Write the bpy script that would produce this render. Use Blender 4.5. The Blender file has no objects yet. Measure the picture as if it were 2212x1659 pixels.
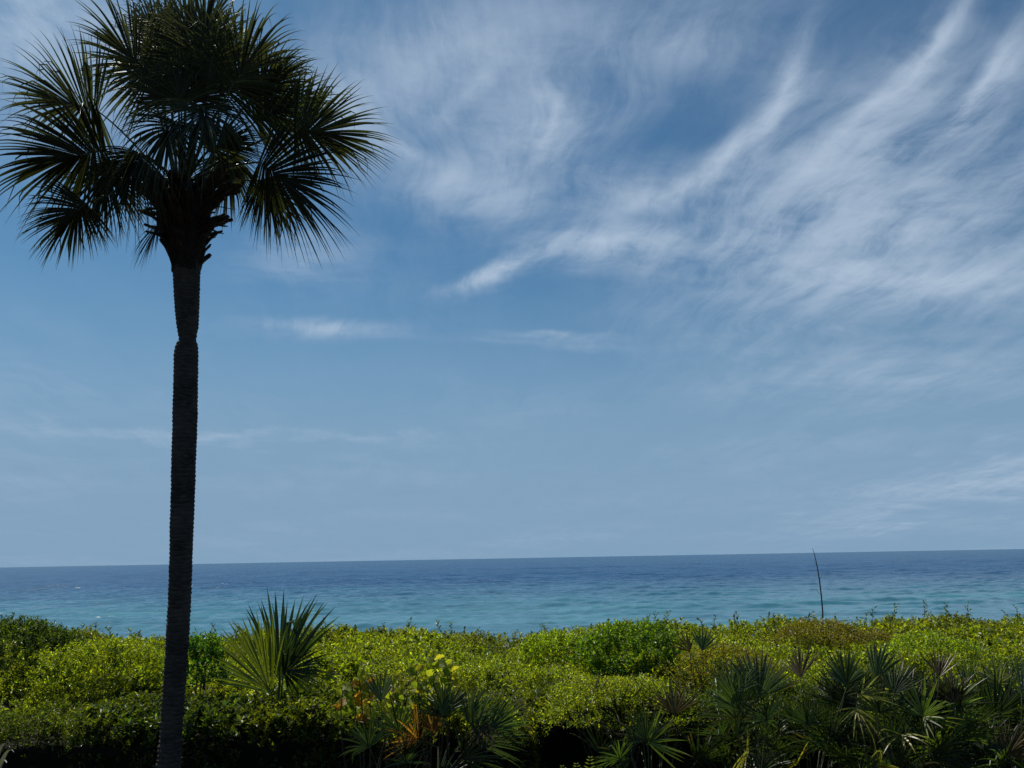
import bpy, math
import numpy as np
from mathutils import Matrix, Vector

# ------------------------------------------------------------------ camera, sky, sun, exposure
SC = bpy.context.scene
COL = SC.collection
EYE = np.array([0.0, 0.0, 3.5])
W0, H0 = 2212.0, 1659.0                       # pixel grid used for reading the photograph
HFOV = math.radians(60.0)
FPX = (W0 / 2) / math.tan(HFOV / 2)
PITCH = math.radians(11.1)
ROLL = math.radians(-1.035)
camd = bpy.data.cameras.new('camera')
cam = bpy.data.objects.new('camera', camd)
COL.objects.link(cam)
camd.sensor_fit = 'HORIZONTAL'
camd.angle = HFOV
camd.clip_start = 0.1
camd.clip_end = 90000.0
RM = Matrix.Rotation(math.pi / 2 + PITCH, 4, 'X') @ Matrix.Rotation(ROLL, 4, 'Z')
cam.matrix_world = Matrix.Translation(Vector(EYE)) @ RM
SC.camera = cam
SC.render.resolution_x, SC.render.resolution_y = 1024, 768
RN = np.array(RM.to_3x3())


def ray(px, py):
    d = RN @ np.array([(px - W0 / 2) / FPX, -(py - H0 / 2) / FPX, -1.0])
    return d / np.linalg.norm(d)


def at(px, py, y):                            # the point seen at a pixel, on the upright plane at distance y
    d = ray(px, py)
    return EYE + d * (y / d[1])


SUN_EL, SUN_AZ = math.radians(55.0), math.radians(-40.0)
sund = bpy.data.lights.new('sun', 'SUN')
sund.energy = 5.0
sund.angle = math.radians(0.53)
sund.color = (1.0, 0.95, 0.85)
sun = bpy.data.objects.new('sun', sund)
COL.objects.link(sun)
sdir = Vector((math.sin(SUN_AZ) * math.cos(SUN_EL), math.cos(SUN_AZ) * math.cos(SUN_EL), math.sin(SUN_EL)))
sun.rotation_euler = sdir.to_track_quat('Z', 'Y').to_euler()
sun.location = (0, 0, 60)

SC.view_settings.view_transform = 'Standard'
SC.view_settings.look = 'None'
SC.view_settings.gamma = 1.0
SC.view_settings.exposure = 0.0
SC.view_settings.use_curve_mapping = False

world = bpy.data.worlds.new('World')
SC.world = world
world.use_nodes = True
WN, WL = world.node_tree.nodes, world.node_tree.links
WN.clear()


class G:                                      # tiny node-graph helper
    def __init__(self, tree):
        self.t, self.n, self.l = tree, tree.nodes, tree.links

    def put(self, sock, v):
        if hasattr(v, 'is_output') or hasattr(v, 'links'):
            self.l.new(v, sock)
        else:
            sock.default_value = v

    def m(self, op, a, b=0.0, c=None, clamp=False):
        n = self.n.new('ShaderNodeMath')
        n.operation = op
        n.use_clamp = clamp
        self.put(n.inputs[0], a)
        self.put(n.inputs[1], b)
        if c is not None:
            self.put(n.inputs[2], c)
        return n.outputs[0]

    def vm(self, op, a, b=(0, 0, 0)):
        n = self.n.new('ShaderNodeVectorMath')
        n.operation = op
        self.put(n.inputs[0], a)
        if op == 'SCALE':
            self.put(n.inputs['Scale'], b)
        else:
            self.put(n.inputs[1], b)
        return n.outputs[0]

    def xyz(self, x, y, z=0.0):
        n = self.n.new('ShaderNodeCombineXYZ')
        for i, v in enumerate((x, y, z)):
            self.put(n.inputs[i], v)
        return n.outputs[0]

    def sep(self, v):
        n = self.n.new('ShaderNodeSeparateXYZ')
        self.l.new(v, n.inputs[0])
        return n.outputs

    def noise(self, vec, scale, detail=4.0, rough=0.55, dist=0.0, color=False):
        n = self.n.new('ShaderNodeTexNoise')
        if vec is not None:
            self.l.new(vec, n.inputs['Vector'])
        n.inputs['Scale'].default_value = scale
        n.inputs['Detail'].default_value = detail
        n.inputs['Roughness'].default_value = rough
        n.inputs['Distortion'].default_value = dist
        return n.outputs['Color' if color else 'Fac']

    def ss(self, v, lo, hi, a=0.0, b=1.0):    # smooth step remap
        n = self.n.new('ShaderNodeMapRange')
        n.interpolation_type = 'SMOOTHSTEP'
        self.put(n.inputs[0], v)
        n.inputs[1].default_value, n.inputs[2].default_value = lo, hi
        n.inputs[3].default_value, n.inputs[4].default_value = a, b
        return n.outputs[0]

    def mix(self, f, a, b, mode='MIX'):
        n = self.n.new('ShaderNodeMix')
        n.data_type = 'RGBA'
        n.blend_type = mode
        self.put(n.inputs[0], f)
        self.put(n.inputs[6], a)
        self.put(n.inputs[7], b)
        return n.outputs[2]


def build_sky():
    g = G(world.node_tree)
    out = WN.new('ShaderNodeOutputWorld')
    bg = WN.new('ShaderNodeBackground')
    bg.inputs['Strength'].default_value = 0.058
    WL.new(bg.outputs[0], out.inputs[0])
    sky = WN.new('ShaderNodeTexSky')
    sky.sky_type = 'NISHITA'
    sky.sun_disc = False
    sky.sun_elevation = SUN_EL
    sky.sun_rotation = SUN_AZ
    sky.altitude = 0.0
    sky.air_density = 1.0
    sky.dust_density = 0.6
    sky.ozone_density = 2.2
    tc = WN.new('ShaderNodeTexCoord')
    d = tc.outputs['Generated']
    x, y, z = g.sep(d)
    az = g.m('ARCTAN2', x, y)
    el = g.m('ARCSINE', z)
    P = g.xyz(g.m('MULTIPLY', az, 180 / math.pi), g.m('MULTIPLY', el, 180 / math.pi))   # degrees
    # cirrus sheet: directions laid onto a high flat layer
    zz = g.m('ADD', g.m('MAXIMUM', z, 0.0), 0.12)
    q = g.xyz(g.m('DIVIDE', x, zz), g.m('DIVIDE', y, zz))
    rot = WN.new('ShaderNodeMapping')
    rot.inputs['Rotation'].default_value = (0, 0, math.radians(-6))
    WL.new(q, rot.inputs['Vector'])
    q = rot.outputs[0]
    w1 = g.vm('SUBTRACT', g.noise(q, 1.3, 3, 0.5, color=True), (0.5, 0.5, 0.5))
    qw = g.vm('ADD', q, g.vm('SCALE', w1, 0.38))
    w2 = g.vm('SUBTRACT', g.noise(qw, 5.0, 3, 0.55, color=True), (0.5, 0.5, 0.5))
    qw2 = g.vm('ADD', qw, g.vm('SCALE', w2, 0.055))
    fib = g.noise(g.vm('MULTIPLY', qw2, (8.5, 1.7, 1.0)), 1.0, 10, 0.66)      # combed fibres
    puff = g.noise(qw2, 4.6, 10, 0.64)
    big = g.noise(q, 0.8, 2, 0.5)
    # where the sheets are thick: soft patches (azimuth, elevation in degrees), edges torn by noise
    pw = g.vm('ADD', P, g.vm('SCALE', w1, 5.0))
    pw = g.vm('ADD', pw, g.vm('SCALE', w2, 2.2))
    patches = [   # centre px, half length px, half width px, screen angle deg (up-right positive), weight
        (1900, 470, 620, 210, 12, 0.85), (1750, 330, 520, 120, 28, 0.45), (2150, 600, 330, 120, 0, 0.45),
        (1640, 260, 230, 55, 48, 0.40), (1950, 180, 260, 60, 46, 0.40), (2150, 160, 220, 45, 46, 0.50),
        (1320, 520, 260, 50, -3, 0.75), (1090, 580, 170, 28, 18, 0.55), (1150, 300, 320, 110, 20, 0.65),
        (1000, 120, 460, 190, 10, 0.58), (1180, 210, 130, 60, 65, 0.35), (700, 700, 260, 34, 0, 0.42),
        (1200, 745, 200, 16, -4, 0.28), (650, 545, 180, 26, 8, 0.30), (1450, 80, 420, 120, 0, 0.45), (780, 250, 260, 200, 30, 0.35), (1350, 400, 300, 70, 0, 0.45),
        (50, 60, 260, 180, 0, 0.75), (450, 935, 620, 20, -2, 0.16), (2150, 1040, 420, 60, 10, 0.50),
        (1900, 800, 560, 70, 0, 0.22), (300, 200, 420, 220, 0, 0.25), (1000, 430, 320, 70, -8, 0.5),
    ]
    ps = g.vm('ADD', P, g.vm('ADD', g.vm('SCALE', w1, 1.6), g.vm('SCALE', w2, 1.0)))
    streaks = [(2010, 105, 190, 22, 44, 0.8), (2110, 190, 200, 20, 47, 0.8), (1690, 190, 170, 30, 60, 0.6), (1590, 320, 270, 34, 34, 0.7),
               (1430, 420, 260, 30, 14, 0.5), (1290, 515, 230, 30, 2, 0.8), (1090, 575, 190, 20, 17, 0.8), (1830, 400, 330, 40, 22, 0.5),
               (1190, 260, 110, 18, 62, 0.6), (1950, 600, 330, 34, -12, 0.5), (1850, 260, 260, 24, 33, 0.5), (700, 700, 240, 20, -2, 0.25),
               (300, 935, 420, 12, -1, 0.14), (820, 945, 300, 10, 3, 0.10), (1080, 745, 260, 12, -5, 0.12), (1020, 200, 160, 26, 40, 0.4), (870, 330, 200, 24, -20, 0.35)]
    acc = None
    for k_, (cx, cy, a, b, ang, wt) in enumerate(patches + streaks):
        src = pw if k_ < len(patches) else ps
        r = ray(cx, cy)
        caz, cel = math.degrees(math.atan2(r[0], r[1])), math.degrees(math.asin(r[2]))
        k = math.degrees(1.0 / FPX)
        mp = WN.new('ShaderNodeMapping')
        mp.vector_type = 'TEXTURE'
        mp.inputs['Location'].default_value = (caz, cel, 0)
        mp.inputs['Rotation'].default_value = (0, 0, math.radians(ang))
        mp.inputs['Scale'].default_value = (a * k * 1.25, b * k * 1.5, 1e3)
        WL.new(src, mp.inputs['Vector'])
        gr = WN.new('ShaderNodeTexGradient')
        gr.gradient_type = 'QUADRATIC_SPHERE'
        WL.new(mp.outputs[0], gr.inputs[0])
        acc = g.m('MULTIPLY_ADD', gr.outputs['Fac'], wt * 1.5, acc if acc is not None else 0.0)
    cover = g.m('ADD', acc, g.ss(big, 0.42, 0.75, 0.0, 0.12))
    cover = g.m('ADD', cover, 0.03)
    tex = g.m('ADD', g.m('MULTIPLY', g.ss(fib, 0.30, 0.72), 0.65), g.m('MULTIPLY', g.ss(puff, 0.34, 0.72), 0.55))
    dens = g.m('MULTIPLY', cover, g.m('ADD', 0.11, g.m('MULTIPLY', tex, 1.12)))
    fac = g.m('SUBTRACT', 1.0, g.m('POWER', 2.718, g.m('MULTIPLY', dens, -1.15)), clamp=True)
    fac = g.m('MULTIPLY', fac, 1.0)
    base = g.mix(1.0, sky.outputs[0], (0.50, 0.92, 1.10, 1), 'MULTIPLY')
    # salty sea air all round the horizon
    air = g.ss(el, math.radians(3.0), math.radians(21.0), 0.97, 0.0)
    base = g.mix(air, base, (3.75, 6.05, 8.8, 1))
    cl = g.mix(g.m('MULTIPLY', fac, 1.0, clamp=True), base, (8.2, 10.0, 12.3, 1))
    WL.new(cl, bg.inputs['Color'])


build_sky()

# ------------------------------------------------------------------ helpers
rng = np.random.default_rng(7)


def nz(v):
    v = np.asarray(v, float)
    return v / np.maximum(np.linalg.norm(v, axis=-1, keepdims=True), 1e-9)


def vnoise(x, y, seed=0):                     # smooth value noise, 0..1
    x, y = np.asarray(x, float), np.asarray(y, float)
    xi, yi = np.floor(x).astype(np.int64), np.floor(y).astype(np.int64)
    fx, fy = x - xi, y - yi
    fx, fy = fx * fx * (3 - 2 * fx), fy * fy * (3 - 2 * fy)

    def h(a, b):
        n = (a * 374761393 + b * 668265263 + seed * 1442695041) & 0x7fffffff
        n = ((n ^ (n >> 13)) * 1274126177) & 0x7fffffff
        return ((n ^ (n >> 16)) & 0xffff) / 65535.0
    return (h(xi, yi) * (1 - fx) + h(xi + 1, yi) * fx) * (1 - fy) + (h(xi, yi + 1) * (1 - fx) + h(xi + 1, yi + 1) * fx) * fy


def fbm(x, y, o=3, seed=0):
    s, a, t = 0.0, 1.0, 0.0
    for k in range(o):
        s = s + a * vnoise(x * 2 ** k, y * 2 ** k, seed + k * 17)
        t += a
        a *= 0.5
    return s / t


def mesh_np(name, V, F, mat, parent=None, col=None, smooth=False, loc=None):
    """V (n,3); F (m,k) one polygon size; col (n,3) linear colours"""
    V = np.asarray(V, np.float32)
    F = np.asarray(F, np.int32)
    me = bpy.data.meshes.new(name)
    me.vertices.add(len(V))
    me.vertices.foreach_set('co', V.ravel())
    me.loops.add(F.size)
    me.loops.foreach_set('vertex_index', F.ravel())
    me.polygons.add(len(F))
    me.polygons.foreach_set('loop_start', np.arange(0, F.size, F.shape[1], dtype=np.int32))
    if col is not None:
        a = me.attributes.new('tint', 'FLOAT_COLOR', 'POINT')
        c = np.ones((len(V), 4), np.float32)
        c[:, :3] = col
        a.data.foreach_set('color', c.ravel())
    me.polygons.foreach_set('use_smooth', np.full(len(F), bool(smooth)))
    me.update(calc_edges=True)
    me.materials.append(mat)
    o = bpy.data.objects.new(name, me)
    COL.objects.link(o)
    if loc is not None:
        o.location = loc
    if parent is not None:
        o.parent = parent
    return o


def tag(o, label=None, cat=None, group=None, kind=None):
    if label:
        o['label'] = label
    if cat:
        o['category'] = cat
    if group:
        o['group'] = group
    if kind:
        o['kind'] = kind
    return o


def thing(name, loc, label, cat, group=None):
    o = bpy.data.objects.new(name, None)
    COL.objects.link(o)
    o.location = Vector([float(v) for v in loc])
    o.empty_display_size = 0.2
    return tag(o, label, cat, group)


def tube(path, radii, n=8, flat=None, cap=True):
    """ring tube along a path; flat = (direction, factor) squashes it"""
    P = np.asarray(path, float)
    R = np.broadcast_to(np.asarray(radii, float), (len(P),))
    T = nz(np.gradient(P, axis=0))
    ref = np.array([0.0, 0, 1]) if abs(T[0][2]) < 0.9 else np.array([1.0, 0, 0])
    A = nz(np.cross(T, ref))
    B = np.cross(A, T)
    th = np.linspace(0, 2 * np.pi, n, endpoint=False)
    f = 1.0 if flat is None else flat
    V = P[:, None] + R[:, None, None] * (np.cos(th)[None, :, None] * A[:, None] + f * np.sin(th)[None, :, None] * B[:, None])
    V = V.reshape(-1, 3)
    F = []
    for i in range(len(P) - 1):
        for j in range(n):
            a, b = i * n + j, i * n + (j + 1) % n
            F.append((a, b, b + n, a + n))
    if cap:
        V = np.vstack([V, P[0], P[-1]])
        c0, c1 = len(V) - 2, len(V) - 1
        e = (len(P) - 1) * n
        for j in range(n):
            F.append((c0, (j + 1) % n, j, c0))
            F.append((c1, e + j, e + (j + 1) % n, c1))
        F = [f_ if f_[0] != f_[3] else f_[:3] + (f_[0],) for f_ in F]
    return V, F


def tube_obj(name, path, radii, mat, parent=None, n=8, flat=None, loc=None):
    P = np.asarray(path, float)
    if loc is not None:
        P = P - np.asarray(loc, float)
    V, F = tube(P, radii, n, flat)
    me = bpy.data.meshes.new(name)
    F = [tuple(f[:3]) if f[0] == f[3] else tuple(f) for f in F]
    me.from_pydata([tuple(map(float, v)) for v in V], [], F)
    me.polygons.foreach_set('use_smooth', np.full(len(me.polygons), True))
    me.update()
    me.materials.append(mat)
    o = bpy.data.objects.new(name, me)
    COL.objects.link(o)
    if loc is not None:
        o.location = Vector([float(v) for v in loc])
    if parent is not None:
        o.parent = parent
    return o


# ------------------------------------------------------------------ materials
def new_mat(name):
    m = bpy.data.materials.new(name)
    m.use_nodes = True
    m.node_tree.nodes.clear()
    g = G(m.node_tree)
    out = g.n.new('ShaderNodeOutputMaterial')
    return m, g, out


def principled(g, **kw):
    p = g.n.new('ShaderNodeBsdfPrincipled')
    for k, v in kw.items():
        g.put(p.inputs[k.replace('_', ' ')], v)
    return p


def leaf_mat(name, trans=0.4, rough=0.38, spec=0.4, tmul=(1.5, 1.5, 0.7, 1), attr=True, colour=(0.05, 0.08, 0.02, 1)):
    m, g, out = new_mat(name)
    if attr:
        a = g.n.new('ShaderNodeAttribute')
        a.attribute_name = 'tint'
        c = a.outputs['Color']
    else:
        c = colour
    geo = g.n.new('ShaderNodeNewGeometry')
    vein = g.noise(geo.outputs['Position'], 45.0, 2, 0.6)
    c2 = g.mix(1.0, c, g.mix(g.ss(vein, 0.3, 0.7), (0.78, 0.78, 0.78, 1), (1.2, 1.2, 1.2, 1)), 'MULTIPLY')
    p = principled(g, Base_Color=c2, Roughness=rough, Specular_IOR_Level=spec)
    t = g.n.new('ShaderNodeBsdfTranslucent')
    g.put(t.inputs['Color'], g.mix(1.0, c2, tmul, 'MULTIPLY'))
    mx = g.n.new('ShaderNodeMixShader')
    mx.inputs[0].default_value = trans
    g.l.new(p.outputs[0], mx.inputs[1])
    g.l.new(t.outputs[0], mx.inputs[2])
    g.l.new(mx.outputs[0], out.inputs[0])
    return m


def bark_mat(name, c1, c2, scale=(30, 30, 60), bump=0.5, rough=0.9):
    m, g, out = new_mat(name)
    tc = g.n.new('ShaderNodeTexCoord')
    v = g.vm('MULTIPLY', tc.outputs['Object'], scale)
    n1 = g.noise(v, 1.0, 6, 0.65)
    n2 = g.noise(tc.outputs['Object'], 3.0, 4, 0.6)
    f = g.ss(g.m('ADD', g.m('MULTIPLY', n1, 0.7), g.m('MULTIPLY', n2, 0.4)), 0.35, 0.72)
    p = principled(g, Base_Color=g.mix(f, c1, c2), Roughness=rough, Specular_IOR_Level=0.2)
    b = g.n.new('ShaderNodeBump')
    b.inputs['Strength'].default_value = bump
    b.inputs['Distance'].default_value = 0.02
    g.l.new(n1, b.inputs['Height'])
    g.l.new(b.outputs[0], p.inputs['Normal'])
    g.l.new(p.outputs[0], out.inputs[0])
    return m


M_SCRUB = leaf_mat('scrub_leaf', 0.40, 0.42, 0.45, (2.95, 2.65, 0.45, 1))
M_PALM = leaf_mat('palm_blade', 0.32, 0.46, 0.22, (1.6, 1.7, 0.8, 1))
M_PALMETTO = leaf_mat('palmetto_blade', 0.35, 0.40, 0.40, (2.0, 2.0, 0.7, 1))
M_GRAPE = leaf_mat('sea_grape_leaf', 0.6, 0.5, 0.2, (2.0, 1.9, 0.7, 1))
M_PETIOLE = leaf_mat('petiole_green', 0.0, 0.45, 0.35, attr=False, colour=(0.035, 0.045, 0.015, 1))
M_TRUNK = bark_mat('palm_trunk_bark', (0.008, 0.007, 0.006, 1), (0.085, 0.073, 0.060, 1), (11, 11, 95), 0.6)
M_BOOT = bark_mat('leaf_base_brown', (0.012, 0.009, 0.007, 1), (0.05, 0.036, 0.026, 1), (20, 20, 20), 0.7)
M_FIBRE = bark_mat('palm_fibre', (0.008, 0.006, 0.005, 1), (0.028, 0.021, 0.016, 1), (60, 60, 8), 0.9)
M_STEM = bark_mat('shrub_stem', (0.02, 0.016, 0.012, 1), (0.06, 0.05, 0.04, 1), (30, 30, 30), 0.5)
M_CORE = bark_mat('scrub_twigs_shade', (0.005, 0.005, 0.003, 1), (0.016, 0.014, 0.010, 1), (9, 9, 9), 1.0, 1.0)  # inner bark, coloured near black to carry the deep shade
M_STALK = bark_mat('dry_stalk', (0.02, 0.02, 0.02, 1), (0.05, 0.048, 0.045, 1), (30, 30, 30), 0.3)


def ground_mat():
    m, g, out = new_mat('sandy_ground')
    geo = g.n.new('ShaderNodeNewGeometry')
    p_ = geo.outputs['Position']
    n1 = g.noise(p_, 1.2, 6, 0.6)
    n2 = g.noise(p_, 14.0, 5, 0.6)
    x, y, z = g.sep(p_)
    litter = g.mix(g.ss(n2, 0.35, 0.7), (0.018, 0.014, 0.01, 1), (0.075, 0.058, 0.04, 1))
    sand = g.mix(n1, (0.42, 0.38, 0.31, 1), (0.55, 0.51, 0.44, 1))
    f = g.ss(g.m('ADD', y, g.m('MULTIPLY', n1, 3.0)), 29.0, 33.0)
    p = principled(g, Base_Color=g.mix(f, litter, sand), Roughness=0.95, Specular_IOR_Level=0.1)
    b = g.n.new('ShaderNodeBump')
    b.inputs['Strength'].default_value = 0.5
    b.inputs['Distance'].default_value = 0.03
    g.l.new(n2, b.inputs['Height'])
    g.l.new(b.outputs[0], p.inputs['Normal'])
    g.l.new(p.outputs[0], out.inputs[0])
    return m


def sea_mat():
    m, g, out = new_mat('sea_water')
    geo = g.n.new('ShaderNodeNewGeometry')
    p_ = geo.outputs['Position']
    x, y, z = g.sep(p_)
    nb = g.noise(g.vm('MULTIPLY', p_, (0.006, 0.02, 0.0)), 1.0, 4, 0.6)
    yy = g.m('MULTIPLY', y, g.m('ADD', 0.72, g.m('MULTIPLY', nb, 0.56)))
    # depth of water over sand decides the body colour: shallows green, deep water blue
    lg = g.m('DIVIDE', g.m('LOGARITHM', yy, 10.0), 4.0)
    r = g.n.new('ShaderNodeValToRGB')
    g.l.new(lg, r.inputs[0])
    stops = [(80, (0.062, 0.165, 0.235)), (115, (0.058, 0.175, 0.235)), (165, (0.048, 0.165, 0.220)),
             (250, (0.028, 0.105, 0.185)), (360, (0.020, 0.075, 0.170)), (700, (0.020, 0.073, 0.165)), (4000, (0.022, 0.075, 0.160))]
    e = r.color_ramp.elements
    while len(e) < len(stops):
        e.new(0.5)
    for k, (d, c) in enumerate(stops):
        e[k].position = math.log10(d) / 4.0
        e[k].color = (*c, 1)
    patch = g.noise(g.vm('MULTIPLY', p_, (0.05, 0.16, 0.0)), 1.0, 5, 0.6)
    c = g.mix(1.0, r.outputs[0], g.mix(g.ss(patch, 0.3, 0.7), (0.82, 0.86, 0.88, 1), (1.14, 1.12, 1.08, 1)), 'MULTIPLY')
    dash = g.noise(g.vm('MULTIPLY', p_, (0.022, 0.05, 0.0)), 1.0, 6, 0.7)  # shading of wave faces painted into the body colour as dashes
    c = g.mix(1.0, c, g.mix(g.ss(dash, 0.38, 0.62), (0.80, 0.84, 0.88, 1), (1.16, 1.14, 1.1, 1)), 'MULTIPLY')
    p = principled(g, Base_Color=c, Roughness=g.ss(y, 180.0, 460.0, 0.14, 0.27), IOR=1.33, Specular_IOR_Level=g.ss(y, 170.0, 430.0, 0.5, 0.10))
    w1 = g.noise(g.vm('MULTIPLY', p_, (0.55, 1.3, 0.0)), 1.0, 6, 0.6)
    w2 = g.noise(g.vm('MULTIPLY', p_, (0.05, 0.16, 0.0)), 1.0, 5, 0.65)
    b = g.n.new('ShaderNodeBump')
    g.put(b.inputs['Strength'], g.ss(y, 180.0, 520.0, 0.14, 0.6))
    b.inputs['Distance'].default_value = 1.0
    g.l.new(g.m('ADD', g.m('MULTIPLY', w1, 0.5), g.m('MULTIPLY', w2, 1.5)), b.inputs['Height'])
    g.l.new(b.outputs[0], p.inputs['Normal'])
    g.l.new(p.outputs[0], out.inputs[0])
    return m


# ------------------------------------------------------------------ ground and sea
def ground_z(x, y):
    z = 0.10 * (fbm(x * 0.25, y * 0.25, 3, 5) - 0.5)
    s = np.clip((y - 31.0) / 27.0, 0, 1)
    s = s * s * (3 - 2 * s)
    b = np.clip((y - 58.0) / 30.0, 0, 1)
    return z * (1 - s) - 5.2 * s - 1.6 * b


def build_ground():
    xs = np.concatenate([[-40000, -3000, -400, -120], np.arange(-60, 60.1, 1.5), [120, 400, 3000, 40000]])
    ys = np.concatenate([[-40000, -3000, -400, -80], np.arange(-30, 92, 1.5), [400, 3000, 40000]])
    X, Y = np.meshgrid(xs, ys)
    Z = ground_z(X, Y)
    Z = np.where(Y > 95, -12.0, Z)
    V = np.stack([X, Y, Z], -1).reshape(-1, 3)
    nx = len(xs)
    i, j = np.meshgrid(np.arange(len(ys) - 1), np.arange(nx - 1), indexing='ij')
    a = (i * nx + j).ravel()
    F = np.stack([a, a + 1, a + nx + 1, a + nx], -1)
    tag(mesh_np('ground', V, F, ground_mat(), smooth=True), kind='structure')


def build_sea():
    ys = np.concatenate([np.geomspace(60, 94, 40), 95 * 1.0035 ** np.arange(0, 425), 427 * 1.0062 ** np.arange(0, 125), np.geomspace(935, 1500, 40), np.geomspace(1600, 40000, 36)])
    us = np.linspace(-1, 1, 700)
    Y, U = np.meshgrid(ys, us, indexing='ij')
    X = U * (Y * 0.63 + 12)
    X[:, 0] *= 40
    X[:, -1] *= 40
    Z = np.zeros_like(X)
    r = np.random.default_rng(3)
    dy = np.gradient(ys)[:, None]
    for k in range(40):
        lam = 1.6 * (11 / 1.6) ** r.random()
        th = r.normal(0, 0.42)
        kx, ky = math.sin(th) * 2 * math.pi / lam, math.cos(th) * 2 * math.pi / lam
        ph = r.random() * 6.28
        fade = np.clip(lam / (2.4 * dy) - 0.3, 0, 1)
        amod = 0.4 + 1.2 * vnoise(X * 0.03 + k * 7.1, Y * 0.05, 30 + k)
        s = np.sin(kx * X + ky * Y + ph + 1.5 * vnoise(X * 0.06, Y * 0.06, 80 + k))
        Z += fade * amod * lam * 0.0052 * (s + 0.35 * s * s)
    far = np.clip(1.6 - Y / 900.0, 0.25, 1)
    for (cx, cy, h, sd) in ((9.0, 3.2, 0.23, 501), (5.0, 2.0, 0.16, 502), (2.8, 1.3, 0.08, 503), (16.0, 5.0, 0.30, 504), (34.0, 9.0, 0.2, 505)):
        n_ = vnoise(X / cx + 0.4 * vnoise(X / 9, Y / 9, 511), Y / cy + X / cx * 0.13, sd)
        Z += far * h * np.clip((n_ - 0.62) / 0.38, 0, 1)
    off = np.clip((Y - 260.0) / 250.0, 0, 1)
    for (cx, cy, h, sd) in ((22.0, 12.0, 0.55, 521), (45.0, 22.0, 0.7, 522), (13.0, 9.0, 0.28, 523)):
        n_ = vnoise(X / cx + 0.5 * vnoise(X / 30, Y / 30, 531), Y / cy + X / cx * 0.11, sd)
        Z += off * h * np.clip((n_ - 0.58) / 0.42, 0, 1)
    V = np.stack([X, Y, -5.5 + Z], -1).reshape(-1, 3)
    nx = len(us)
    i, j = np.meshgrid(np.arange(len(ys) - 1), np.arange(nx - 1), indexing='ij')
    a = (i * nx + j).ravel()
    F = np.stack([a, a + 1, a + nx + 1, a + nx], -1)
    tag(mesh_np('sea', V, F, sea_mat(), smooth=True), kind='structure')


build_ground()
build_sea()

# ------------------------------------------------------------------ leaves
def leaves_from_twigs(o, d, n_leaf, tl, ll, lw, col, seed=0, jitter=0.12, fold=0.22):
    """twigs at o (N,3) along d (N,3), each with n_leaf leaves; per-twig tl, ll, lw, col -> V,F,C"""
    r = np.random.default_rng(seed)
    N = len(o)
    d = nz(d)
    ref = nz(r.normal(size=(N, 3)))
    a = nz(np.cross(d, ref))
    b = np.cross(d, a)
    t = (np.arange(n_leaf) + 0.6) / n_leaf
    t = t[None, :] + r.uniform(-0.06, 0.06, (N, n_leaf))
    ph = np.arange(n_leaf)[None, :] * 2.4 + r.uniform(0, 6.28, (N, 1)) + r.normal(0, 0.3, (N, n_leaf))
    rad = np.cos(ph)[..., None] * a[:, None] + np.sin(ph)[..., None] * b[:, None]
    pos = o[:, None] + d[:, None] * (t * tl[:, None])[..., None]
    up = np.array([0, 0, 1.0])
    ld = nz(rad * 0.85 + d[:, None] * r.uniform(0.3, 0.9, (N, n_leaf))[..., None] + 0.25 * up + r.normal(0, 0.22, (N, n_leaf, 3)))
    nn = nz(d[:, None] * 0.6 + up * 0.5 - rad * 0.3 + r.normal(0, 0.45, (N, n_leaf, 3)))
    s = nz(np.cross(ld, nn))
    nn = np.cross(s, ld)
    sc = r.uniform(0.65, 1.2, (N, n_leaf))
    L = (ll[:, None] * sc)[..., None]
    Wd = (lw[:, None] * sc)[..., None]
    v0 = pos
    v1 = pos + ld * 0.48 * L + s * 0.5 * Wd + nn * fold * Wd
    v2 = pos + ld * L - nn * 0.12 * L
    v3 = pos + ld * 0.48 * L - s * 0.5 * Wd + nn * fold * Wd
    V = np.stack([v0, v1, v2, v3], 2).reshape(-1, 3)
    M = N * n_leaf
    k = np.arange(M)[:, None] * 4
    F = np.concatenate([k + np.array([[0, 1, 2]]), k + np.array([[0, 2, 3]])], 1).reshape(-1, 3)
    br = np.exp(r.normal(-0.05, 0.5, (N, n_leaf, 1)))
    hue = r.normal(0, jitter, (N, n_leaf, 1))
    C = col[:, None] * br * (1 + hue * np.array([1.0, 0.2, -0.5]))
    C = np.repeat(np.clip(C, 0.002, 0.6).reshape(-1, 3), 4, 0)
    return V, F, C


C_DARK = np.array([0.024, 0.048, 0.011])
C_GREEN = np.array([0.068, 0.108, 0.012])
C_LIME = np.array([0.140, 0.200, 0.014])
C_YEL = np.array([0.150, 0.175, 0.014])
C_OLIVE = np.array([0.090, 0.100, 0.014])
C_RED = np.array([0.120, 0.075, 0.020])


def blend(cols, ws):
    ws = np.stack(ws, -1)
    ws = ws / ws.sum(-1, keepdims=True)
    return ws @ np.stack(cols)


SKY_X = np.array([-400, 0, 200, 300, 500, 700, 900, 1100, 1250, 1400, 1500, 1600, 1700, 1850, 2000, 2100, 2212, 2700], float)
SKY_Y = np.array([1372, 1366, 1374, 1384, 1384, 1368, 1368, 1384, 1372, 1362, 1364, 1366, 1358, 1346, 1342, 1350, 1342, 1342], float)
_sk = np.array([at(a_, b_, 26.0) for a_, b_ in zip(SKY_X, SKY_Y)])
DEPTH0, DEPTH1 = 12.6, 27.0


def front_y(x):
    return 13.4 + 0.55 * (fbm(x * 0.45, x * 0 + 3.3, 3, 11) - 0.5) + 1.0 * np.exp(-((x - 0.85) / 0.5) ** 2) + 0.9 * np.clip((x - 1.9) / 1.2, 0, 1)


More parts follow.
